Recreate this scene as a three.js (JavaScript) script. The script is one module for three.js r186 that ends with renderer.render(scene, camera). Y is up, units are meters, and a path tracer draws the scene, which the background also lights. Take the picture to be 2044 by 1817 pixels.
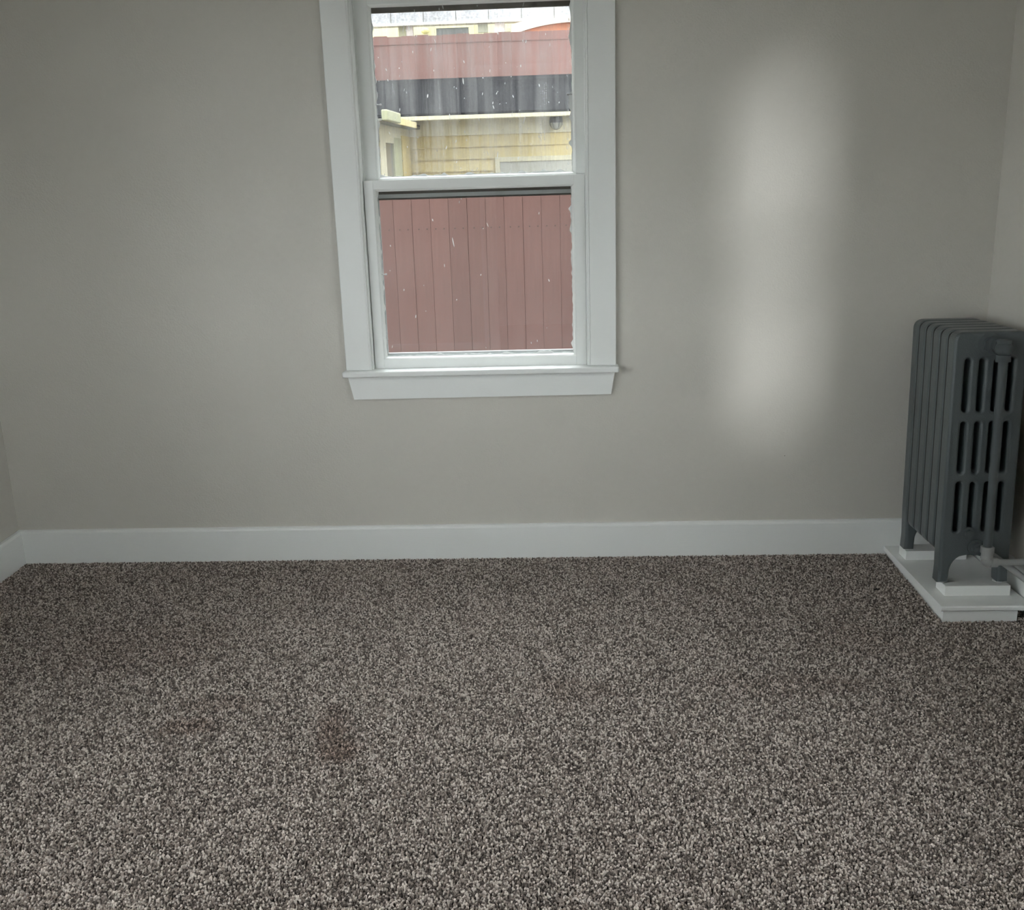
import * as THREE from 'three';
import { RoundedBoxGeometry } from 'three/addons/geometries/RoundedBoxGeometry.js';
import { mergeGeometries } from 'three/addons/utils/BufferGeometryUtils.js';
import { ImprovedNoise } from 'three/addons/math/ImprovedNoise.js';

// ---------------------------------------------------------------- camera, sky, sun, exposure
const scene = new THREE.Scene();
const renderer = new THREE.WebGLRenderer({ antialias: true });
renderer.toneMapping = THREE.LinearToneMapping;
renderer.toneMappingExposure = 13.2;
renderer.shadowMap.enabled = true;

const camera = new THREE.PerspectiveCamera(47.43, 2044 / 1817, 0.05, 200);
camera.position.set(0, 1.4465, 3.7078);
camera.rotation.order = 'YXZ';
camera.rotation.set(-0.27468, 0.05212, -0.0310);

scene.background = new THREE.Color().setRGB(0.93, 0.97, 1.0);     // even overcast sky

const sun = new THREE.DirectionalLight(new THREE.Color().setRGB(0.97, 0.99, 1.0), 0.32);   // low hazy sun
sun.position.set(0.36 * 14, 0.135 * 14 + 1, 14);
sun.target.position.set(0, 1, 0);
sun.castShadow = true;
sun.shadow.radius = 19;
sun.shadow.mapSize.set(2048, 2048);
Object.assign(sun.shadow.camera, { left: -12, right: 12, top: 12, bottom: -12, near: 0.5, far: 40 });
scene.add(sun, sun.target);

// ---------------------------------------------------------------- helpers
let seed = 12345;
const rnd = () => { seed = (seed * 1664525 + 1013904223) >>> 0; return seed / 4294967296; };
const rr = (a, b) => a + (b - a) * rnd();
const noise = new ImprovedNoise();
const fbm = (x, y, z = 0.37, n = 4) => { let s = 0, a = 0.5; for (let i = 0; i < n; i++) { s += a * noise.noise(x, y, z + i * 7.3); x *= 2; y *= 2; a *= 0.5; } return s; };
const clamp = (v, a = 0, b = 1) => Math.min(b, Math.max(a, v));
const sstep = (a, b, v) => { const t = clamp((v - a) / (b - a)); return t * t * (3 - 2 * t); };

const lin = (r, g, b) => new THREE.Color().setRGB(r, g, b);
const std = (color, roughness, more = {}) => new THREE.MeshStandardMaterial({ color, roughness, metalness: 0, ...more });

function texture(w, h, fill, srgb = false, alpha = false) {
  const d = new Uint8Array(w * h * 4);
  for (let y = 0; y < h; y++) for (let x = 0; x < w; x++) {
    const c = fill(x / w, y / h, x, y), k = (y * w + x) * 4;
    d[k] = 255 * clamp(c[0]); d[k + 1] = 255 * clamp(c[1]); d[k + 2] = 255 * clamp(c[2]); d[k + 3] = alpha ? 255 * clamp(c[3]) : 255;
  }
  const t = new THREE.DataTexture(d, w, h, THREE.RGBAFormat);
  t.wrapS = t.wrapT = THREE.RepeatWrapping; t.magFilter = THREE.LinearFilter; t.minFilter = THREE.LinearMipmapLinearFilter; t.generateMipmaps = true;
  if (srgb) t.colorSpace = THREE.SRGBColorSpace;
  t.needsUpdate = true;
  return t;
}
const repeated = (t, u, v) => { const c = t.clone(); c.repeat.set(u, v); c.needsUpdate = true; return c; };
// noise that tiles: blend over the edges
function tiling(f) {
  return (u, v) => {
    const a = f(u, v), b = f(u - 1, v), c = f(u, v - 1), d = f(u - 1, v - 1);
    return (a * (1 - u) + b * u) * (1 - v) + (c * (1 - u) + d * u) * v;
  };
}
function metreUV(g) {                                             // uv in metres, by the way each face points
  const p = g.attributes.position, n = g.attributes.normal, uv = new Float32Array(p.count * 2);
  for (let i = 0; i < p.count; i++) {
    const ax = Math.abs(n.getX(i)), ay = Math.abs(n.getY(i)), az = Math.abs(n.getZ(i));
    const [u, v] = ax > ay && ax > az ? [p.getZ(i), p.getY(i)] : ay > az ? [p.getX(i), p.getZ(i)] : [p.getX(i), p.getY(i)];
    uv[2 * i] = u; uv[2 * i + 1] = v;
  }
  g.setAttribute('uv', new THREE.BufferAttribute(uv, 2));
  return g;
}
const flat = (g) => (g.index ? g.toNonIndexed() : g);
const merge = (list) => mergeGeometries(list.map((g) => { const f = flat(g); for (const k of Object.keys(f.attributes)) if (!['position', 'normal', 'uv'].includes(k)) f.deleteAttribute(k); return f; }));
function bx(x0, x1, y0, y1, z0, z1, r = 0) {
  const w = x1 - x0, h = y1 - y0, d = z1 - z0;
  const g = r ? new RoundedBoxGeometry(w, h, d, 2, Math.min(r, w / 2.01, h / 2.01, d / 2.01)) : new THREE.BoxGeometry(w, h, d);
  g.translate((x0 + x1) / 2, (y0 + y1) / 2, (z0 + z1) / 2);
  return metreUV(flat(g));
}
function mesh(name, g, m, parent) {
  const o = new THREE.Mesh(g, m);
  o.name = name; o.castShadow = o.receiveShadow = true;
  (parent ?? scene).add(o);
  return o;
}
function group(name, parent) { const o = new THREE.Group(); o.name = name; (parent ?? scene).add(o); return o; }
function tag(o, label, category, grp) { o.userData.label = label; o.userData.category = category; if (grp) o.userData.group = grp; return o; }
function struct(o, label) { o.userData.kind = 'structure'; if (label) o.userData.label = label; return o; }
function prism(points, depth) {                                  // polygon in x,y extruded along z from 0 to depth
  const s = new THREE.Shape(points.map(([x, y]) => new THREE.Vector2(x, y)));
  return metreUV(flat(new THREE.ExtrudeGeometry(s, { depth, bevelEnabled: false })));
}
function tube(points, r, seg = 24, rad = 12) {
  const c = new THREE.CatmullRomCurve3(points.map((p) => new THREE.Vector3(...p)), false, 'catmullrom', 0.1);
  return flat(new THREE.TubeGeometry(c, seg, r, rad, false));
}
const cyl = (r0, r1, h, n = 24) => flat(new THREE.CylinderGeometry(r0, r1, h, n));

// ---------------------------------------------------------------- materials
const stipple = texture(512, 512, (() => {
  const f = tiling((u, v) => 0.5 + 0.55 * noise.noise(u * 70, v * 70, 1.2) + 0.35 * noise.noise(u * 150, v * 150, 4.1) + 0.25 * noise.noise(u * 14, v * 14, 9));
  return (u, v) => { const q = f(u, v); return [q, q, q]; };
})());
const mottle = texture(256, 256, (() => {
  const f = tiling((u, v) => 0.965 + 0.05 * fbm(u * 5, v * 5, 2.2) + 0.02 * noise.noise(u * 60, v * 60, 3));
  return (u, v) => { const q = f(u, v); return [q, q, q]; };
})());
const brush = texture(256, 256, (() => {
  const f = tiling((u, v) => 0.5 + 0.4 * noise.noise(u * 8, v * 60, 1.7) + 0.25 * noise.noise(u * 20, v * 20, 6));
  return (u, v) => { const q = f(u, v); return [q, q, q]; };
})());
const M = {};
M.wall = std(lin(0.62, 0.60, 0.545), 0.55, { map: repeated(mottle, 0.8, 0.8), bumpMap: repeated(stipple, 2.2, 2.2), bumpScale: 0.0007 });
M.trim = std(lin(0.82, 0.84, 0.82), 0.38, { bumpMap: repeated(brush, 3, 3), bumpScale: 0.0004 });
M.ceiling = std(lin(0.86, 0.86, 0.84), 0.8);
M.floor = std(lin(0.14, 0.12, 0.108), 1);
M.ironPaint = std(lin(0.078, 0.094, 0.097), 0.3, { bumpMap: repeated(stipple, 6, 6), bumpScale: 0.0006 });
M.gapShade = std(lin(0.014, 0.014, 0.014), 0.8);  // painted shade for the gaps between radiator sections
M.silver = std(lin(0.40, 0.41, 0.40), 0.4, { metalness: 0.5, bumpMap: repeated(stipple, 8, 8), bumpScale: 0.0006 });
M.aluminium = std(lin(0.36, 0.37, 0.37), 0.5, { metalness: 0.2 });
M.darkBrown = std(lin(0.075, 0.062, 0.052), 0.7);
M.steel = std(lin(0.5, 0.5, 0.5), 0.35, { metalness: 0.8 });
M.pane = new THREE.MeshPhysicalMaterial({ color: lin(0.96, 0.97, 0.965), roughness: 0, transmission: 1, thickness: 0, ior: 1.5 });
M.dustyPane = new THREE.MeshPhysicalMaterial({ color: lin(0.84, 0.86, 0.85), roughness: 0, transmission: 1, thickness: 0, ior: 1.5 });
M.putty = std(lin(0.80, 0.82, 0.81), 0.6);

// ---------------------------------------------------------------- room shell
const XL = -2.1214, XR = 1.4947, ZF = 4.1, CEIL = 2.5, T = 0.16, FLOOR = -0.014;
const WIN = { x0: -0.700, x1: 0.101, y0: 0.70, y1: 2.045 };       // the back wall's window opening
function wallGeo(len, holes, top = CEIL) {
  const s = new THREE.Shape([[0, -0.55], [len, -0.55], [len, top], [0, top]].map((p) => new THREE.Vector2(...p)));
  for (const [a, b, c, d] of holes) s.holes.push(new THREE.Path([[a, c], [a, d], [b, d], [b, c]].map((p) => new THREE.Vector2(...p))));
  return new THREE.ExtrudeGeometry(s, { depth: T, bevelEnabled: false });
}
const W2 = { z: 2.15, half: (WIN.x1 - WIN.x0) / 2 }, W3 = { z: 2.1 }, W4 = { z: 3.13 }, W5 = { x: -1.72, half: 0.75 * (WIN.x1 - WIN.x0) / 2 };  // the last two are added openings that let in fill light
{
  const b = struct(mesh('wall_back', wallGeo(XR - XL + 2 * T, [[WIN.x0 - XL + T, WIN.x1 - XL + T, WIN.y0, WIN.y1]]), M.wall), 'greige painted back wall around the window');
  b.position.set(XL - T, 0, -T);
  const hole = mesh('nail_hole', flat(new THREE.SphereGeometry(0.0014, 8, 6)), M.darkBrown, b);
  hole.position.set(0.811 - XL + T, 0.38, T);
  const r = struct(mesh('wall_right', wallGeo(ZF + T, [[W2.z - W2.half, W2.z + W2.half, WIN.y0, WIN.y1]]), M.wall), 'greige painted right wall behind the radiator');
  r.rotation.y = -Math.PI / 2; r.position.set(XR + T, 0, 0);
  const l = struct(mesh('wall_left', wallGeo(ZF + T, [W3, W4].map((w) => [w.z - W2.half, w.z + W2.half, WIN.y0, WIN.y1])), M.wall), 'greige painted left wall');
  l.rotation.y = -Math.PI / 2; l.position.set(XL, 0, 0);
  const f = struct(mesh('wall_front', wallGeo(XR - XL, [[-0.50 - XL, 0.36 - XL, FLOOR, 2.03], [W5.x - W5.half - XL, W5.x + W5.half - XL, WIN.y0, WIN.y1]]), M.wall), 'greige wall with the doorway');
  f.position.set(XL, 0, ZF);
  struct(mesh('ceiling', bx(XL - T, XR + T, CEIL, CEIL + 0.12, -T, ZF + 1.9), M.ceiling), 'plain white ceiling');
  struct(mesh('floor', bx(XL - T, XR + T, -0.55, FLOOR, -T, ZF + 1.9), M.floor), 'dark carpet backing over the floor');
  struct(mesh('wall_raised_storeys', bx(XL - T - 0.12, XR + T + 0.12, CEIL + 0.12, 9.0, -T - 0.12, ZF + 2), std(lin(0.5, 0.5, 0.47), 0.9)), 'upper storeys over the room, raised to keep sky light off the alley');  // unseen storeys made this tall to block sky light from the alley
  // dark hallway beyond the doorway
  struct(mesh('wall_hallway', merge([bx(-1.3, -1.18, FLOOR, CEIL, ZF + T, ZF + 1.9), bx(1.0, 1.12, FLOOR, CEIL, ZF + T, ZF + 1.9), bx(-1.18, 1.0, FLOOR, CEIL, ZF + 1.78, ZF + 1.9)]), M.wall), 'hallway walls beyond the doorway');
}
// baseboards
{
  const H = 0.1306, prof = [[0, FLOOR], [0.018, FLOOR], [0.018, H - 0.011], [0.0165, H - 0.006], [0.012, H - 0.0015], [0.004, H], [0, H]];
  const run = (name, len, px, pz, turn, label) => {
    const g = prism(prof, len);
    // hand-painted top edge, a little uneven
    const p = g.attributes.position;
    for (let i = 0; i < p.count; i++) if (p.getY(i) > H - 0.02) p.setY(i, p.getY(i) + 0.0015 * noise.noise(p.getZ(i) * 6, 3.3, px));
    g.computeVertexNormals();
    const o = struct(mesh(name, g, M.trim), label);
    o.position.set(px, 0, pz); o.rotation.y = turn;
    return o;
  };
  // profile's x points into the room, its z runs along the wall
  run('baseboard_back', XR - XL, XR, 0, -Math.PI / 2, 'white painted baseboard under the window');
  run('baseboard_left', ZF, XL, 0, 0, 'white painted baseboard on the left wall');
  run('baseboard_right', ZF, XR, ZF, Math.PI, 'white painted baseboard behind the radiator');
  run('baseboard_front', -0.59 - XL, XL, ZF, Math.PI / 2, 'white painted baseboard left of the doorway');
  const d = struct(group('door_1'), 'white casing round the open doorway');
  mesh('casing', bx(-0.59, -0.50, FLOOR, 2.03, ZF - 0.02, ZF, 0.003), M.trim, d);
  mesh('casing', bx(0.36, 0.45, FLOOR, 2.03, ZF - 0.02, ZF, 0.003), M.trim, d);
  mesh('head_casing', bx(-0.60, 0.46, 2.03, 2.13, ZF - 0.022, ZF, 0.003), M.trim, d);
  mesh('jamb', bx(-0.50, -0.482, FLOOR, 2.03, ZF, ZF + T), M.trim, d);
  mesh('jamb', bx(0.342, 0.36, FLOOR, 2.03, ZF, ZF + T), M.trim, d);
}

// ---------------------------------------------------------------- windows
// ragged strip of old paint or putty along an edge on the glass: runs along x from 0 to len, its ragged side towards +y
function ragged(len, lo, hi, k, thick = 0.002) {
  const s = new THREE.Shape(), n = Math.round(len / 0.004);
  s.moveTo(0, 0); s.lineTo(len, 0);
  for (let i = n; i >= 0; i--) {
    const x = len * i / n, a = 0.5 + 0.9 * noise.noise(x * 18, k, 0.5) + 0.5 * noise.noise(x * 70, k, 2.5), spike = Math.pow(clamp(noise.noise(x * 32, k, 8.8) * 1.6), 2);
    s.lineTo(x, lo + (hi - lo) * clamp(a * 0.45 + 1.1 * spike, 0, 1.3));
  }
  return flat(new THREE.ExtrudeGeometry(s, { depth: thick, bevelEnabled: false }));
}
function sticking(x0, x1, y0, y1, zf, zb, w) {                    // moulded bevel round the inside of a sash
  const o = [[x0, y0], [x1, y0], [x1, y1], [x0, y1]], n = [[x0 + w, y0 + w], [x1 - w, y0 + w], [x1 - w, y1 - w], [x0 + w, y1 - w]];
  const pos = [], quad = (a, b, c, d) => pos.push(...a, ...b, ...c, ...a, ...c, ...d);
  for (let i = 0; i < 4; i++) {
    const j = (i + 1) % 4, m = (p, q) => [(p[0] * 0.45 + q[0] * 0.55), (p[1] * 0.45 + q[1] * 0.55)], zm = zf - (zf - zb) * 0.3;
    const mi = m(o[i], n[i]), mj = m(o[j], n[j]);
    quad([...o[i], zf], [...o[j], zf], [...mj, zm], [...mi, zm]);
    quad([...mi, zm], [...mj, zm], [...n[j], zb], [...n[i], zb]);
    quad([...n[i], zb], [...n[j], zb], [...n[j], zb - 0.012], [...n[i], zb - 0.012]);
    quad([...n[i], zb - 0.012], [...n[j], zb - 0.012], [...o[j], zb - 0.012], [...o[i], zb - 0.012]);
  }
  const g = new THREE.BufferGeometry();
  g.setAttribute('position', new THREE.Float32BufferAttribute(pos, 3));
  g.computeVertexNormals();
  return metreUV(g);
}
function grimeTexture(heavy, k) {
  const w = 1024, h = 1024;
  const specks = [];
  for (let i = 0; i < (heavy ? 150 : 26); i++) specks.push([rnd(), rnd(), rr(0.0012, 0.0042), rr(0.6, 4.5) * (rnd() < 0.15 ? 2.5 : 1), rr(-0.5, 0.5), rr(0.5, 1)]);
  const a = new Float32Array(w * h);
  for (let y = 0; y < h; y++) for (let x = 0; x < w; x++) {
    const u = x / w, v = y / h;
    const col = noise.noise(u * 24, v * 0.9, k) * 0.6 + noise.noise(u * 70, v * 1.6, k + 3) * 0.5 + noise.noise(u * 190, v * 3, k + 5) * 0.35;
    const cloud = fbm(u * 3, v * 3, k + 9);
    const mesh1 = 0.5 * noise.noise(u * 330, v * 30, k + 11) + 0.5 * noise.noise(u * 40, v * 300, k + 12);
    let q = heavy ? 0.19 + 0.26 * col + 0.20 * cloud + 0.12 * mesh1 + 0.07 * noise.noise(u * 260, v * 260, k + 1)
      : 0.045 + 0.02 * col + 0.05 * cloud + 0.015 * mesh1 + 0.10 * Math.pow(1 - v, 10) * (0.6 + noise.noise(u * 16, v * 50, k + 8));
    a[y * w + x] = clamp(q, 0.0, 0.75);
  }
  for (const [u, v, r, l, t, s] of specks) {
    const R = Math.ceil(r * l * w) + 2, cx = u * w, cy = v * h;
    for (let y = Math.max(0, cy - R | 0); y < Math.min(h, cy + R); y++) for (let x = Math.max(0, cx - R | 0); x < Math.min(w, cx + R); x++) {
      const dx = (x - cx) / w, dy = (y - cy) / h, p = dx + t * dy * 0.6, e = Math.hypot(p / r, dy / (r * l));
      if (e < 1) a[y * w + x] = Math.max(a[y * w + x], s * clamp((1 - e) * 2.5));
    }
  }
  return texture(w, h, (u, v, x, y) => [1, 1, 1, a[y * w + x]], false, true);
}
function makeWindow(name, label, detail) {
  const G = struct(group(name), label), c = (WIN.x0 + WIN.x1) / 2;
  const X = (x) => x - c;                                          // measured on the back wall, kept relative to the window's middle
  // casing, stool, apron
  mesh('casing', bx(X(-0.787), X(-0.698), 0.7357, 2.045, 0, 0.021, 0.0025), M.trim, G);
  mesh('casing', bx(X(0.100), X(0.193), 0.7357, 2.045, 0, 0.021, 0.0025), M.trim, G);
  mesh('head_casing', bx(X(-0.795), X(0.201), 2.040, 2.145, 0, 0.024, 0.003), M.trim, G);
  mesh('stool', bx(X(-0.797), X(0.2015), 0.7145, 0.7357, -0.012, 0.056, 0.006), M.trim, G);
  mesh('apron', prism([[X(-0.766), 0.627], [X(0.174), 0.629], [X(0.188), 0.7145], [X(-0.784), 0.7145]], 0.020), M.trim, G);
  mesh('jamb', bx(X(-0.700), X(-0.690), WIN.y0, WIN.y1, -T, 0), M.trim, G);
  mesh('jamb', bx(X(0.091), X(0.101), WIN.y0, WIN.y1, -T, 0), M.trim, G);
  mesh('head_jamb', bx(X(-0.700), X(0.101), 2.030, WIN.y1, -T, 0), M.trim, G);
  mesh('sill', bx(X(-0.700), X(0.101), 0.700, 0.7145, -T - 0.03, -0.010), M.trim, G);
  for (const [a, b] of [[-0.700, -0.6865], [0.0885, 0.101]]) {
    mesh('stop', bx(X(a), X(b), 0.7357, 2.03, -0.008, 0.0155, 0.003), M.trim, G);
    mesh('stop_bead', bx(X(a < -0.3 ? -0.700 : 0.0945), X(a < -0.3 ? -0.6925 : 0.101), 0.7357, 2.03, 0.0155, 0.0235, 0.0025), M.trim, G);
    mesh('parting_bead', bx(X(a), X(b), 0.72, 2.03, -0.054, -0.045), M.trim, G);
    mesh('blind_stop', bx(X(a - 0.002), X(b + 0.002), 0.7145, 2.03, -0.115, -0.092), M.trim, G);
  }
  mesh('stop', bx(X(-0.700), X(0.101), 2.018, 2.03, -0.008, 0.0155, 0.003), M.trim, G);
  const sash = (n, x0, x1, y0, y1, gx0, gx1, gy0, gy1, zf, up) => {
    const S = group(n, G), zb = zf - 0.036;
    mesh('stile', bx(x0, gx0, y0, y1, zb, zf, 0.0015), M.trim, S);
    mesh('stile', bx(gx1, x1, y0, y1, zb, zf, 0.0015), M.trim, S);
    mesh('top_rail', bx(gx0, gx1, gy1, y1, zb, zf), M.trim, S);
    mesh('bottom_rail', bx(gx0, gx1, y0, gy0, zb, zf), M.trim, S);
    mesh('sticking', sticking(gx0, gx1, gy0, gy1, zf, zf - 0.014, 0.0085), M.trim, S);
    const zg = zf - 0.020, e = 0.0082;
    mesh('pane', new THREE.PlaneGeometry(gx1 - gx0 - 2 * e, gy1 - gy0 - 2 * e).translate((gx0 + gx1) / 2, (gy0 + gy1) / 2, zg), detail ? M.dustyPane : M.pane, S);
    if (!detail) return;
    const heavy = up;
    const gm = new THREE.MeshPhysicalMaterial({ color: lin(0.50, 0.51, 0.51), map: grimeTexture(heavy, up ? 3.1 : 7.7), transparent: true, roughness: 1, transmission: 0.65, thickness: 0, side: THREE.DoubleSide });
    mesh('grime', new THREE.PlaneGeometry(gx1 - gx0 - 2 * e, gy1 - gy0 - 2 * e).translate((gx0 + gx1) / 2, (gy0 + gy1) / 2, zg - 0.0012), gm, S);
    const ax = gx0 + e, bx_ = gx1 - e, ay = gy0 + e, by = gy1 - e, put = (g, f) => { f(g); g.computeVertexNormals(); mesh('putty', g, M.putty, S); };
    put(ragged(bx_ - ax, 0.001, up ? 0.010 : 0.008, up ? 1.5 : 5.5), (g) => g.translate(ax, ay, zg + 0.0006));
    put(ragged(by - ay, 0.001, up ? 0.008 : 0.006, up ? 2.5 : 6.5), (g) => g.rotateZ(-Math.PI / 2).translate(ax, by, zg + 0.0006));
    put(ragged(by - ay, 0.001, up ? 0.014 : 0.010, up ? 3.5 : 9.5), (g) => g.rotateZ(Math.PI / 2).translate(bx_, ay, zg + 0.0006));
    // wire glazing clips driven into the sash
    const clip = (x, y, s) => mesh('glazing_clip', merge([bx(Math.min(x, x + s * 0.026), Math.max(x, x + s * 0.026), y - 0.0018, y + 0.0018, zg + 0.001, zg + 0.005, 0.001), bx(x + s * 0.022 - 0.003, x + s * 0.022 + 0.003, y - 0.0035, y + 0.0035, zg + 0.001, zg + 0.0045, 0.001)]), M.steel, S);
    if (up) { clip(gx0 + 0.002, 1.655, 1); clip(gx1 - 0.002, 1.668, -1); } else { clip(gx0 + 0.002, 1.075, 1); }
  };
  sash('upper_sash', X(-0.688), X(0.0905), 1.372, 2.025, X(-0.641), X(0.058), 1.4025, 1.977, -0.052, true);
  sash('lower_sash', X(-0.6855), X(0.0880), 0.7337, 1.4017, X(-0.6512), X(0.0505), 0.767, 1.3711, -0.010, false);
  mesh('dark_strip', bx(X(-0.688), X(0.0905), 1.3525, 1.3725, -0.088, -0.0525), M.darkBrown, G);  // thin dark brown strip below the upper sash rail
  // outer storm window: aluminium frame with a middle rail
  const S = group('storm_window', G), z0 = -0.128, z1 = -0.112;
  mesh('storm_stile', bx(X(-0.690), X(-0.652), 0.7145, 2.03, z0, z1), M.aluminium, S);
  mesh('storm_stile', bx(X(0.050), X(0.091), 0.7145, 2.03, z0, z1), M.aluminium, S);
  mesh('storm_rail', bx(X(-0.652), X(0.050), 1.3375, 1.3518, z0, z1 + 0.003), M.aluminium, S);
  mesh('storm_rail', bx(X(-0.652), X(0.050), 1.331, 1.3375, z0, z1), M.darkBrown, S);
  mesh('storm_rail', bx(X(-0.652), X(0.050), 0.7145, 0.773, z0, z1), M.aluminium, S);
  mesh('storm_rail', bx(X(-0.652), X(0.050), 1.957, 2.03, z0, z1), M.darkBrown, S);
  return G;
}
const winMid = (WIN.x0 + WIN.x1) / 2;
makeWindow('window_1', 'white double hung window with dirty panes and peeling putty', true).position.set(winMid, 0, 0);
{ const w = makeWindow('window_2', 'white double hung window in the right wall', false); w.rotation.y = -Math.PI / 2; w.position.set(XR, 0, W2.z); }
for (const [n, z] of [['window_3', W3.z], ['window_5', W4.z]]) { const w = makeWindow(n, 'white double hung window in the left wall, second of the two added for fill light', false); w.rotation.y = Math.PI / 2; w.position.set(XL, 0, z); }  // second left window is added to brighten the room

{ const w = makeWindow('window_4', 'narrow white double hung window added beside the doorway for frontal fill light', false); w.rotation.y = Math.PI; w.scale.x = 0.75; w.position.set(W5.x, 0, ZF); }  // added behind the camera to light the back wall from the front

// ---------------------------------------------------------------- radiator on its platform
const TILT = -0.0393;
{
  const P = tag(group('radiator_platform'), 'white painted wooden platform with two riser blocks under the radiator', 'platform');
  const x0 = 1.1873, x1 = 1.468, zb = 0.0185, zf = 0.6238, hb = 0.0283, hf = 0.0521, th = 0.017;
  // slab: follows the slope of the platform; skirt: from carpet up to the slab
  const sideways = (pts, w) => { const g = prism(pts, w); g.rotateY(Math.PI / 2); return g; };   // x of the points becomes -z
  const round = 0.004;
  const slab = sideways([[-zb, hb - th], [-zb, hb], [-zf + round, hf], [-zf, hf - round], [-zf, hf - th + round], [-zf + round, hf - th]], x1 - x0).translate(x0, 0, 0);
  mesh('slab', slab, M.trim, P);
  mesh('skirt', sideways([[-zb, FLOOR], [-zb, hb - th], [-zf + 0.013, hf - th], [-zf + 0.013, FLOOR]], 1.43 - x0 - 0.011).translate(x0 + 0.011, 0, 0), M.trim, P);
  const top = (z) => hb + (hf - hb) * (z - zb) / (zf - zb);
  for (const [a, b, c, d] of [[1.229, 1.437, 0.449, 0.530], [1.216, 1.430, 0.104, 0.179]]) {
    const g = bx(a, b, -0.001, 0.034, c - (c + d) / 2, d - (c + d) / 2, 0.0015);
    g.rotateX(TILT).translate(0, top((c + d) / 2), (c + d) / 2);
    mesh('riser_block', g, M.trim, P);
  }
}
{
  const Rg = tag(group('radiator'), 'dark grey painted cast iron column radiator on white platform', 'radiator');
  Rg.position.set(1.3225, 0.0672, 0.116); Rg.rotation.x = TILT;
  const HW = 0.112, TOP = 0.822, B = 0.010;                        // half width, height, bevel
  const outline = (legs) => {
    const s = new THREE.Shape(), w = HW - B, t = TOP - B, r = 0.022, y0 = 0.092 + B;
    s.moveTo(-w, 0.2);
    s.lineTo(-w, t - r); s.quadraticCurveTo(-w, t, -w + r, t);
    s.lineTo(w - r, t); s.quadraticCurveTo(w, t, w, t - r);
    if (legs) {
      s.lineTo(w, 0.14); s.lineTo(w - 0.002, 0.05); s.lineTo(w, 0.013); s.lineTo(w - 0.014, 0.013);
      s.lineTo(w - 0.016, 0.05); s.quadraticCurveTo(w - 0.024, 0.085, w - 0.05, 0.10); s.quadraticCurveTo(0, 0.115, -w + 0.05, 0.10);
      s.quadraticCurveTo(-w + 0.024, 0.085, -w + 0.016, 0.05); s.lineTo(-w + 0.014, 0.013); s.lineTo(-w, 0.013); s.lineTo(-w + 0.002, 0.05); s.lineTo(-w, 0.14);
    } else {
      s.lineTo(w, y0 + r); s.quadraticCurveTo(w, y0, w - r, y0); s.lineTo(-w + r, y0); s.quadraticCurveTo(-w, y0, -w, y0 + r);
    }
    s.closePath();
    for (const cx of [-0.0665, -0.0222, 0.0222, 0.0665]) for (const [a, b] of [[0.166, 0.352], [0.362, 0.548], [0.560, 0.748]]) {
      const q = 0.0182, h = new THREE.Path();
      h.moveTo(cx - q, a + q); h.absarc(cx, a + q, q, Math.PI, 2 * Math.PI, false); h.lineTo(cx + q, b - q); h.absarc(cx, b - q, q, 0, Math.PI, false); h.lineTo(cx - q, a + q);
      s.holes.push(h);
    }
    return s;
  };
  const ext = { depth: 0.038, bevelEnabled: true, bevelThickness: 0.0112, bevelSize: B, bevelSegments: 5, curveSegments: 8 };
  const legged = metreUV(flat(new THREE.ExtrudeGeometry(outline(true), ext))), plain = metreUV(flat(new THREE.ExtrudeGeometry(outline(false), ext)));
  const pitch = 0.0672, first = 0.0112;
  for (let i = 0; i < 6; i++) mesh('section', i === 0 || i === 5 ? legged : plain, M.ironPaint, Rg).position.z = first + i * pitch;
  // near-black plates added to paint the shade in the gaps between sections
  const shadePlate = metreUV(flat(new THREE.ExtrudeGeometry(outline(false), { depth: 0.0078, bevelEnabled: false, curveSegments: 8 })).translate(0, -0.45, 0).scale(1.068, 1.014, 1).translate(0, 0.45, 0));
  for (let i = 0; i < 5; i++) mesh('shadePlate', shadePlate, M.gapShade, Rg).position.z = first + i * pitch + 0.0486;
  for (let i = 0; i < 5; i++) for (const y of [0.782, 0.135]) mesh('nipple', cyl(0.024, 0.024, 0.03, 16).rotateX(Math.PI / 2).translate(0, y, 0), M.ironPaint, Rg).position.z = first + 0.019 + (i + 0.5) * pitch;
  for (const z of [first + 0.019, first + 0.019 + 5 * pitch]) for (const s of [-1, 1])
    mesh('shim', cyl(0.017, 0.018, 0.004, 14).translate(s * (HW - 0.02), 0.0005, z), M.trim, Rg);
  const FZ = first + 5 * pitch + 0.0492;                            // front face
  // top port: boss, hex nut, union
  const nut = (r, h) => cyl(r, r, h, 6);
  mesh('port_boss', flat(new THREE.LatheGeometry([[0.0, 0.012], [0.021, 0.012], [0.024, 0.008], [0.029, 0.004], [0.033, 0]].map((p) => new THREE.Vector2(...p)), 28)).rotateX(Math.PI / 2).scale(1.15, 1.15, 1).translate(-0.007, 0.782, FZ - 0.002), M.ironPaint, Rg);
  mesh('union_nut', merge([nut(0.029, 0.014).rotateX(Math.PI / 2).translate(-0.003, 0.782, FZ + 0.018), cyl(0.017, 0.017, 0.044, 18).rotateX(Math.PI / 2).translate(0.002, 0.782, FZ + 0.025)]), M.ironPaint, Rg);
  const PX = 0.014, PZ = FZ + 0.056;
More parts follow.
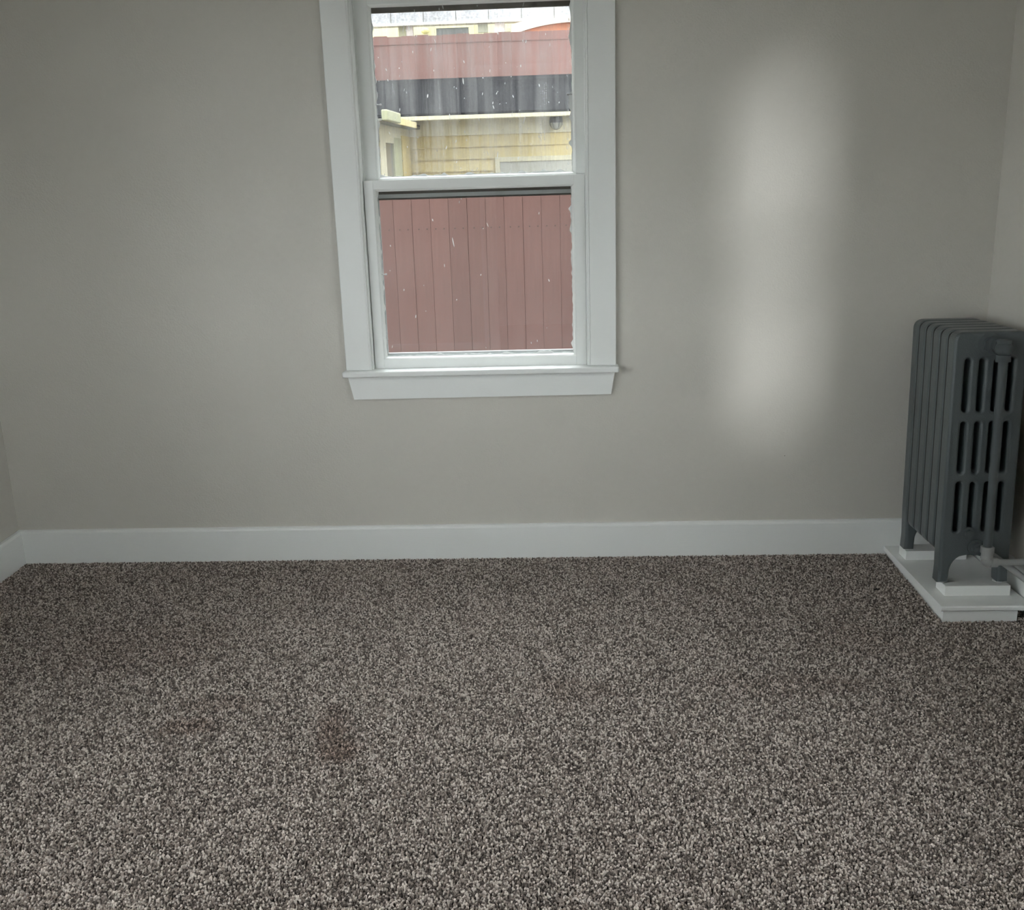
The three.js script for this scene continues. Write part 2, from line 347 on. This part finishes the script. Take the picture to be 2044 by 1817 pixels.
  mesh('elbow', merge([
    flat(new THREE.SphereGeometry(0.0265, 24, 16)).scale(1.02, 0.9, 1).translate(PX, 0.775, PZ),
    cyl(0.0245, 0.0245, 0.016, 20).rotateX(Math.PI / 2).translate(PX, 0.778, PZ - 0.024), cyl(0.0225, 0.0225, 0.01, 8).translate(PX, 0.798, PZ),
    cyl(0.0215, 0.0225, 0.02, 20).translate(PX, 0.747, PZ)]), M.ironPaint, Rg);
  mesh('supply_pipe', cyl(0.0135, 0.0135, 0.60, 18).translate(PX, 0.44, PZ), M.ironPaint, Rg);
  // lower fitting and pipes to the wall
  mesh('pipe_fitting', merge([nut(0.021, 0.022).translate(PX, 0.135, PZ), cyl(0.017, 0.019, 0.02, 16).translate(PX, 0.117, PZ), flat(new THREE.SphereGeometry(0.0195, 18, 12)).translate(PX + 0.004, 0.098, PZ), cyl(0.017, 0.017, 0.022, 14).rotateZ(Math.PI / 2).translate(PX + 0.022, 0.094, PZ)]), M.silver, Rg);
  mesh('wall_pipe', tube([[PX + 0.01, 0.094, PZ], [0.08, 0.0925, PZ], [0.13, 0.0925, PZ], [0.1715, 0.0925, PZ]], 0.0108, 20, 12), M.silver, Rg);
  mesh('return_pipe', tube([[0.02, 0.115, FZ - 0.01], [0.055, 0.098, FZ + 0.02], [0.10, 0.066, PZ - 0.01], [0.135, 0.038, PZ + 0.012], [0.1715, 0.018, PZ + 0.03]], 0.0105, 28, 12), M.silver, Rg);
  // lower plug and bleeder elbow on the front section
  mesh('plug', merge([cyl(0.021, 0.021, 0.01, 20).rotateX(Math.PI / 2).translate(-0.026, 0.172, FZ - 0.004), nut(0.014, 0.016).rotateX(Math.PI / 2).translate(-0.026, 0.172, FZ + 0.004)]), M.ironPaint, Rg);
  mesh('lower_port', merge([cyl(0.026, 0.03, 0.012, 24).rotateX(Math.PI / 2).translate(0.0, 0.125, FZ - 0.002), nut(0.019, 0.016).rotateX(Math.PI / 2).translate(0.0, 0.125, FZ + 0.01), flat(new THREE.SphereGeometry(0.017, 16, 12)).translate(0.004, 0.122, FZ + 0.026)]), M.ironPaint, Rg);
}

// ---------------------------------------------------------------- carpet
{
  const g = new THREE.IcosahedronGeometry(1, 0);
  const p = g.attributes.position;
  for (let i = 0; i < p.count; i++) { const x = p.getX(i), y = p.getY(i), z = p.getZ(i); p.setXYZ(i, x * (0.85 + 0.15 * y), y, z + 0.35 * x * y); }
  g.computeVertexNormals();
  const step = 0.0051, nx = Math.floor((XR - XL - 0.036) / step), nz = Math.floor((ZF - 0.02) / step);
  const m = new THREE.InstancedMesh(g, std(lin(1, 1, 1), 1), nx * nz);
  const q = new THREE.Quaternion(), e = new THREE.Euler(), M4 = new THREE.Matrix4(), pos = new THREE.Vector3(), sc = new THREE.Vector3(), col = new THREE.Color();
  const stains = [[-1.03, 1.235, 0.10, 0.05, 0.6], [-0.64, 1.24, 0.06, 0.10, 0.65], [-0.60, 1.36, 0.07, 0.09, 0.75], [-0.98, 1.12, 0.16, 0.05, 0.35], [0.62, 1.02, 0.28, 0.07, 0.3], [0.9, 0.72, 0.16, 0.12, 0.25], [-1.35, 0.75, 0.35, 0.22, 0.3], [0.02, 1.05, 0.14, 0.09, 0.3]];
  let n = 0;
  for (let j = 0; j < nz; j++) for (let i = 0; i < nx; i++) {
    const x = XL + 0.018 + (i + 0.5 + rr(-0.48, 0.48)) * step, z = 0.018 + (j + 0.5 + rr(-0.48, 0.48)) * step;
    const a = rnd(), b = rnd(), c = rnd(), d = rnd(), t = rnd();
    if (x > 1.194 && x < 1.435 && z < 0.616) continue;
    const lie = 0.25 * fbm(x * 2.3, z * 2.3, 5.5);
    e.set((b - 0.5) * 1.3 + lie, a * Math.PI * 2, (c - 0.5) * 1.3 + lie);
    q.setFromEuler(e);
    pos.set(x, -0.0062 + 0.0028 * d, z);
    sc.set(0.0026 + 0.0010 * b, 0.0040 + 0.0014 * d, 0.0026 + 0.0014 * a);
    m.setMatrixAt(n, M4.compose(pos, q, sc));
    // yarn: dark, taupe and oatmeal strands
    if (t < 0.28) col.setRGB(0.10, 0.081, 0.070); else if (t < 0.68) col.setRGB(0.275, 0.230, 0.200); else col.setRGB(0.57, 0.505, 0.455);
    col.multiplyScalar(0.8 + 0.4 * c);
    let dirt = 0;
    for (const [sx, sz, rx, rz, k] of stains) { const u = Math.hypot((x - sx) / rx, (z - sz) / rz) + 0.9 * fbm(x * 16, z * 16, 1.1); dirt = Math.max(dirt, k * sstep(1.25, 0.3, u)); }
    col.r *= 1 - 0.45 * dirt; col.g *= 1 - 0.56 * dirt; col.b *= 1 - 0.60 * dirt;
    m.setColorAt(n, col);
    n++;
  }
  m.count = n;
  m.name = 'carpet_pile'; m.castShadow = m.receiveShadow = true;
  m.userData = { kind: 'stuff', label: 'brown and grey flecked loop pile carpet with faint stains', category: 'carpet' };
  scene.add(m);
  const s = tag(mesh('lint_scrap', tube([[0, 0, 0], [0.006, 0.004, 0.002], [0.013, 0.002, -0.002], [0.019, 0.003, 0.001]], 0.0026, 14, 6), std(lin(0.015, 0.012, 0.01), 0.9)), 'tiny black scrap lying on the carpet near the platform', 'scrap');
  s.position.set(1.053, 0.0, 0.364);
}

// ---------------------------------------------------------------- outdoors
const grain = texture(256, 512, (() => {
  const f = tiling((u, v) => 0.86 + 0.12 * noise.noise(u * 26, v * 4, 2.1) + 0.10 * fbm(u * 4, v * 3, 6.1));
  return (u, v) => { const q = f(u, v); return [q, q, q]; };
})());
const granules = texture(256, 256, (() => {
  const f = tiling((u, v) => 0.7 + 0.35 * noise.noise(u * 90, v * 90, 2.1) + 0.25 * fbm(u * 9, v * 9, 6.1));
  return (u, v) => { const q = f(u, v); return [q, q, q]; };
})());
const paint = (r, g, b, k = 1) => std(lin(r * k, g * k, b * k), 0.75, { map: repeated(grain, 3, 1.2) });
const GROUND = -0.55;
struct(mesh('ground', bx(-25, 25, GROUND - 0.3, GROUND, -25, 25), std(lin(0.22, 0.21, 0.19), 1, { map: repeated(granules, 0.7, 0.7) })), 'bare yard between the houses');
{
  // near board fence
  const F = tag(group('board_fence'), 'brick red vertical board fence seen through the lower pane', 'fence');
  const zf = -2.4, w = 0.107, tones = [1, 0.96, 1.03, 0.93].map((k) => paint(0.185, 0.098, 0.086, k)), nailMat = std(lin(0.05, 0.03, 0.03), 0.7);
  const nail = cyl(0.004, 0.004, 0.004, 8).rotateX(Math.PI / 2);
  const board = [0, 1, 2].map((k) => bx(0.0004, w - 0.0004, GROUND, 1.388 + [0, 0.004, -0.003][k], -0.02, 0, 0.0018));
  for (let k = -16; k < 26; k++) {
    const o = mesh('board', board[(k * 7 + 60) % 3], tones[(k * 5 + 200 + ((k * k) % 3)) % 4], F);
    o.position.set(-0.856 + k * w, 0, zf + 0.0015 * ((k * 13 + 90) % 3));
    for (const u of [0.03, 0.078]) { const q = mesh('nail', nail, nailMat, o); q.position.set(u + 0.004 * ((k + 20) % 3), 1.092, 0.001); }
  }
  mesh('backing', bx(-2.55, 1.9, GROUND, 1.36, zf - 0.0255, zf - 0.0225), tones[3], F);  // added sheet, keeps light from showing through the board gaps
  for (const y of [1.06, 0.0]) mesh('rail', bx(-2.55, 1.9, y, y + 0.09, zf - 0.065, zf - 0.026), tones[1], F);
  for (const x of [-2.5, -0.5, 1.5]) mesh('post', bx(x, x + 0.09, GROUND, 1.36, zf - 0.155, zf - 0.065), tones[1], F);
}
{
  // yellow clapboard house with a low eave and a wing coming forward on its left
  const Y = tag(group('clapboard_house'), 'yellow clapboard house with dark low roof behind the red fence', 'house');
  const zw = -4.5, yel = [1, 0.95, 1.04].map((k) => paint(0.72, 0.61, 0.32, k)), cream = paint(0.74, 0.70, 0.52), olive = paint(0.46, 0.47, 0.30), roofM = new THREE.MeshPhysicalMaterial({ color: lin(0.022, 0.022, 0.025), roughness: 1, specularIntensity: 0.05, map: repeated(granules, 2, 2) });
  const XI = -1.15, XE = 2.2, ZW = -2.72;
  mesh('wall', bx(XI - 1.9, XE, GROUND, 1.66, zw - 0.7, zw - 0.03), yel[0], Y);
  const cg = (() => { const g = prism([[0, 0], [0.030, 0], [0.006, 0.094], [0, 0.094]], XE - XI); return g.rotateY(-Math.PI / 2).translate(XE, 0, 0); })();
  for (let k = 0; k < 25; k++) mesh('clapboard', cg, yel[k % 3], Y).position.set(0, 1.66 - 0.088 * (k + 1), zw - 0.03);
  mesh('frieze', bx(XI, XE, 1.66, 1.785, zw - 0.03, zw + 0.012), cream, Y);
  mesh('soffit', bx(XI - 0.2, XE, 1.785, 1.80, zw - 0.03, zw + 0.27), cream, Y);
  mesh('gutter', bx(XI - 0.1, XE, 1.764, 1.797, zw + 0.25, zw + 0.29, 0.006), cream, Y);
  const rp = prism([[-(zw + 0.29), 1.795], [-(zw + 0.29), 1.812], [5.26, 2.13], [5.26, 2.10]], XE - XI + 1.9); rp.rotateY(Math.PI / 2).translate(XI - 1.9, 0, 0);
  mesh('roof', rp, roofM, Y);
  // wing
  mesh('wing_wall', bx(XI - 1.9, XI - 0.002, GROUND, 1.70, zw - 0.03, ZW), yel[1], Y);
  mesh('corner_board', bx(XI - 0.002, XI + 0.02, GROUND, 1.66, -4.48, -4.07), yel[2], Y);
  mesh('window_casing', bx(XI - 0.002, XI + 0.016, GROUND + 0.9, 1.64, -4.05, -3.69), olive, Y);
  mesh('window_casing', bx(XI - 0.002, XI + 0.016, GROUND + 0.9, 1.64, -3.35, -3.12), cream, Y);
  mesh('window_head', bx(XI - 0.002, XI + 0.018, 1.60, 1.70, -3.69, -3.12), cream, Y);
  mesh('window_glass', bx(XI - 0.002, XI + 0.004, GROUND + 0.9, 1.60, -3.69, -3.35), std(lin(0.20, 0.19, 0.18), 0.2), Y);
  mesh('wing_frieze', bx(XI - 0.002, XI + 0.012, 1.64, 1.712, -4.49, ZW), cream, Y);
  mesh('wing_soffit_shade', bx(XI - 0.1, XI + 0.10, 1.712, 1.725, zw + 0.01, ZW), paint(0.2, 0.2, 0.17), Y);  // shadow under the eave is put into this darker colour
  mesh('wing_fascia', bx(XI + 0.10, XI + 0.115, 1.712, 1.752, zw + 0.3, -3.25), yel[2], Y);
  mesh('wing_gutter', bx(XI + 0.10, XI + 0.14, 1.712, 1.775, -3.25, ZW, 0.008), olive, Y);
  const wr = prism([[XI + 0.1, 1.727], [XI + 0.1, 1.742], [XI - 1.2, 2.05], [XI - 1.2, 2.03]], ZW - zw + 0.1); wr.translate(0, 0, zw - 0.1);
  mesh('wing_roof', wr, roofM, Y);
  // grey framed panel in the wall
  mesh('panel_frame', merge([bx(-0.485, 1.4, 1.456, 1.492, zw - 0.02, zw + 0.022, 0.003), bx(-0.485, -0.45, GROUND + 0.2, 1.46, zw - 0.02, zw + 0.022, 0.003), bx(1.365, 1.4, GROUND + 0.2, 1.46, zw - 0.02, zw + 0.022, 0.003)]), cream, Y);
  mesh('panel', bx(-0.45, 1.365, GROUND + 0.2, 1.458, zw - 0.02, zw + 0.008), paint(0.5, 0.5, 0.455), Y);

  const L = tag(group('porch_light'), 'dark jar shaped outdoor light hanging under the eave', 'light fixture');
  L.position.set(-0.018, 1.687, -4.36);
  mesh('canopy', merge([cyl(0.046, 0.05, 0.03, 20).translate(0, 0.066, 0), cyl(0.05, 0.05, 0.016, 20).translate(0, 0.045, 0)]), std(lin(0.08, 0.08, 0.09), 0.5), L);
  mesh('jar', flat(new THREE.LatheGeometry([[0, -0.012], [0.022, -0.009], [0.036, 0.004], [0.043, 0.022], [0.045, 0.038]].map((p) => new THREE.Vector2(...p)), 20)), new THREE.MeshPhysicalMaterial({ color: lin(0.55, 0.56, 0.54), roughness: 0.25, transmission: 0.5, thickness: 0, side: THREE.DoubleSide }), L);
  mesh('cage', merge([0, 1, 2].map((k) => flat(new THREE.TorusGeometry(0.046, 0.0022, 6, 24, Math.PI)).rotateZ(Math.PI).scale(1, 1.05, 1).rotateY(k * Math.PI / 3).translate(0, 0.037, 0))), std(lin(0.06, 0.06, 0.06), 0.5), L);
  mesh('stem', cyl(0.012, 0.012, 0.03, 12).translate(0, 0.082, 0), std(lin(0.08, 0.08, 0.09), 0.5), L);
}
{
  // red board parapet rising behind the low roof
  const P = tag(group('board_parapet'), 'brick red board parapet rising behind the dark roof', 'parapet');
  const z = -5.3, w = 0.112, tones = [1, 0.94, 1.05].map((k) => paint(0.235, 0.122, 0.107, k));
  for (let k = -23; k < 22; k++) {
    const h = 2.462 + (k < 0 ? 0.012 * ((k * 7 + 84) % 3) / 3 : 0.004), x = -0.372 + k * w;
    const s = new THREE.Shape(), r = 0.007; const e = 0.0005; s.moveTo(e, GROUND); s.lineTo(w - e, GROUND); s.lineTo(w - e, h - r); s.quadraticCurveTo(w - e, h, w - e - r, h); s.lineTo(e + r, h); s.quadraticCurveTo(e, h, e, h - r); s.closePath();
    mesh('board', metreUV(flat(new THREE.ExtrudeGeometry(s, { depth: 0.02, bevelEnabled: false }))), tones[(k * 5 + 120) % 3], P).position.set(x, 0, z);
  }
  mesh('backing', bx(-2.9, 2.05, GROUND, 2.44, z - 0.006, z - 0.001), tones[1], P);  // added behind the boards to stop light coming through their gaps
  mesh('top_rail', bx(-2.9, -0.38, 2.40, 2.412, z + 0.018, z + 0.024), tones[1], P);
  mesh('top_rail', bx(-0.36, 2.2, 2.398, 2.41, z + 0.018, z + 0.024), tones[1], P);
}
{
  // house farther back: grey shingle wall carried on porch posts, pale wall behind
  const H = tag(group('shingle_house'), 'pale grey shingled upper wall over a cream porch with posts', 'house');
  const z = -7.5, grey = [1, 0.96, 1.03].map((k) => std(lin(0.56 * k, 0.57 * k, 0.60 * k), 0.85, { map: repeated(granules, 0.6, 0.6) })), white = paint(0.7, 0.68, 0.62), cream = paint(0.76, 0.72, 0.46), mauve = paint(0.6, 0.54, 0.5);
  mesh('wall', bx(-3.0, 2.2, 2.84, 4.3, z - 0.12, z - 0.012), white, H);
  const w = 0.3295, sg = bx(0.004, w - 0.004, 0, 0.34, -0.012, 0.002);
  for (let r = 0; r < 5; r++) for (let k = -4; k < 11; k++) { const o = mesh('shingle', sg, grey[(k * 5 + r * 2 + 80) % 3], H); o.position.set(-1.672 + (k + (r % 2) * 0.5) * w, 2.838 + r * 0.3, z + 0.006 * 1); o.rotation.x = -0.012; }
  mesh('beam', bx(-3.0, 2.2, 2.815, 2.84, z - 0.14, z + 0.012), white, H);
  mesh('post', bx(-1.527, -1.461, GROUND, 2.815, z - 0.1, z - 0.03), mauve, H);
  mesh('post', bx(-0.628, -0.527, GROUND, 2.815, z - 0.12, z - 0.02), mauve, H);
  mesh('bracket', bx(-1.608, -1.53, 2.69, 2.815, z - 0.09, z - 0.04), paint(0.36, 0.35, 0.22), H);
  mesh('bracket', bx(-0.799, -0.70, 2.73, 2.815, z - 0.09, z - 0.04), paint(0.36, 0.36, 0.28), H);
  mesh('porch_wall', bx(-3.0, 2.2, GROUND, 3.6, -8.7, -8.55), cream, H);
  mesh('porch_window', bx(-1.33, -0.97, 2.2, 2.90, -8.56, -8.53), std(lin(0.10, 0.11, 0.12), 0.3), H);
  mesh('window_casing', merge([bx(-1.39, -1.33, 2.15, 2.95, -8.55, -8.52), bx(-0.97, -0.91, 2.15, 2.95, -8.55, -8.52), bx(-1.39, -0.91, 2.90, 2.96, -8.55, -8.518)]), cream, H);
  mesh('porch_lamp', flat(new THREE.SphereGeometry(0.045, 16, 12)).scale(1, 0.7, 0.7).translate(-1.45, 2.875, -8.5), paint(0.75, 0.7, 0.3), H);
  // arched trim with a rust coloured panel under it
  const s = new THREE.Shape(); s.moveTo(-0.45, 2.6); s.lineTo(-0.45, 2.77); s.quadraticCurveTo(-0.36, 2.83, 0.0, 2.83); s.lineTo(0.6, 2.83); s.lineTo(0.6, 2.785); s.lineTo(0.22, 2.785); s.quadraticCurveTo(-0.12, 2.785, -0.36, 2.71); s.lineTo(-0.42, 2.68); s.lineTo(-0.42, 2.6); s.closePath();
  mesh('arch_trim', metreUV(flat(new THREE.ExtrudeGeometry(s, { depth: 0.06, bevelEnabled: false, curveSegments: 16 }))).translate(0, 0, z + 0.012), paint(0.72, 0.62, 0.55), H);
  mesh('arch_panel', bx(-0.41, 0.6, 2.4, 2.79, z - 0.02, z + 0.02), paint(0.62, 0.26, 0.15), H);
}

{
  // tall unseen houses added on both sides to block sky light from the alley
  const side = paint(0.42, 0.41, 0.38), roofM = std(lin(0.1, 0.1, 0.1), 0.95), glassM = std(lin(0.1, 0.11, 0.12), 0.15), white = paint(0.7, 0.7, 0.68);
  for (const [x0, x1, label] of [[2.3, 10, 'tall grey house added beyond the radiator wall to block sky light from the alley'], [-11, -3.1, 'tall grey house added beyond the left wall to block sky light from the alley']]) {
    const H = tag(group(x0 > 0 ? 'blocker_house' : 'blocker_house_001'), label, 'house');
    mesh('wall', bx(x0, x1, GROUND, 5.6, -7.2, -0.5), side, H);
    const m = (x0 + x1) / 2;
    mesh('roof', prism([[x0 - 0.3, 5.6], [x1 + 0.3, 5.6], [m, 8]], 7).translate(0, 0, -7.3), roofM, H);
    for (const y of [0.6, 3.4]) for (const x of [m - 1.8, m + 0.9]) {
      const f = mesh('window', bx(x, x + 0.9, y, y + 1.4, -0.51, -0.46), white, H);
      mesh('pane', bx(x + 0.08, x + 0.82, y + 0.08, y + 1.32, -0.46, -0.45), glassM, f);
    }
  }
}

renderer.render(scene, camera);
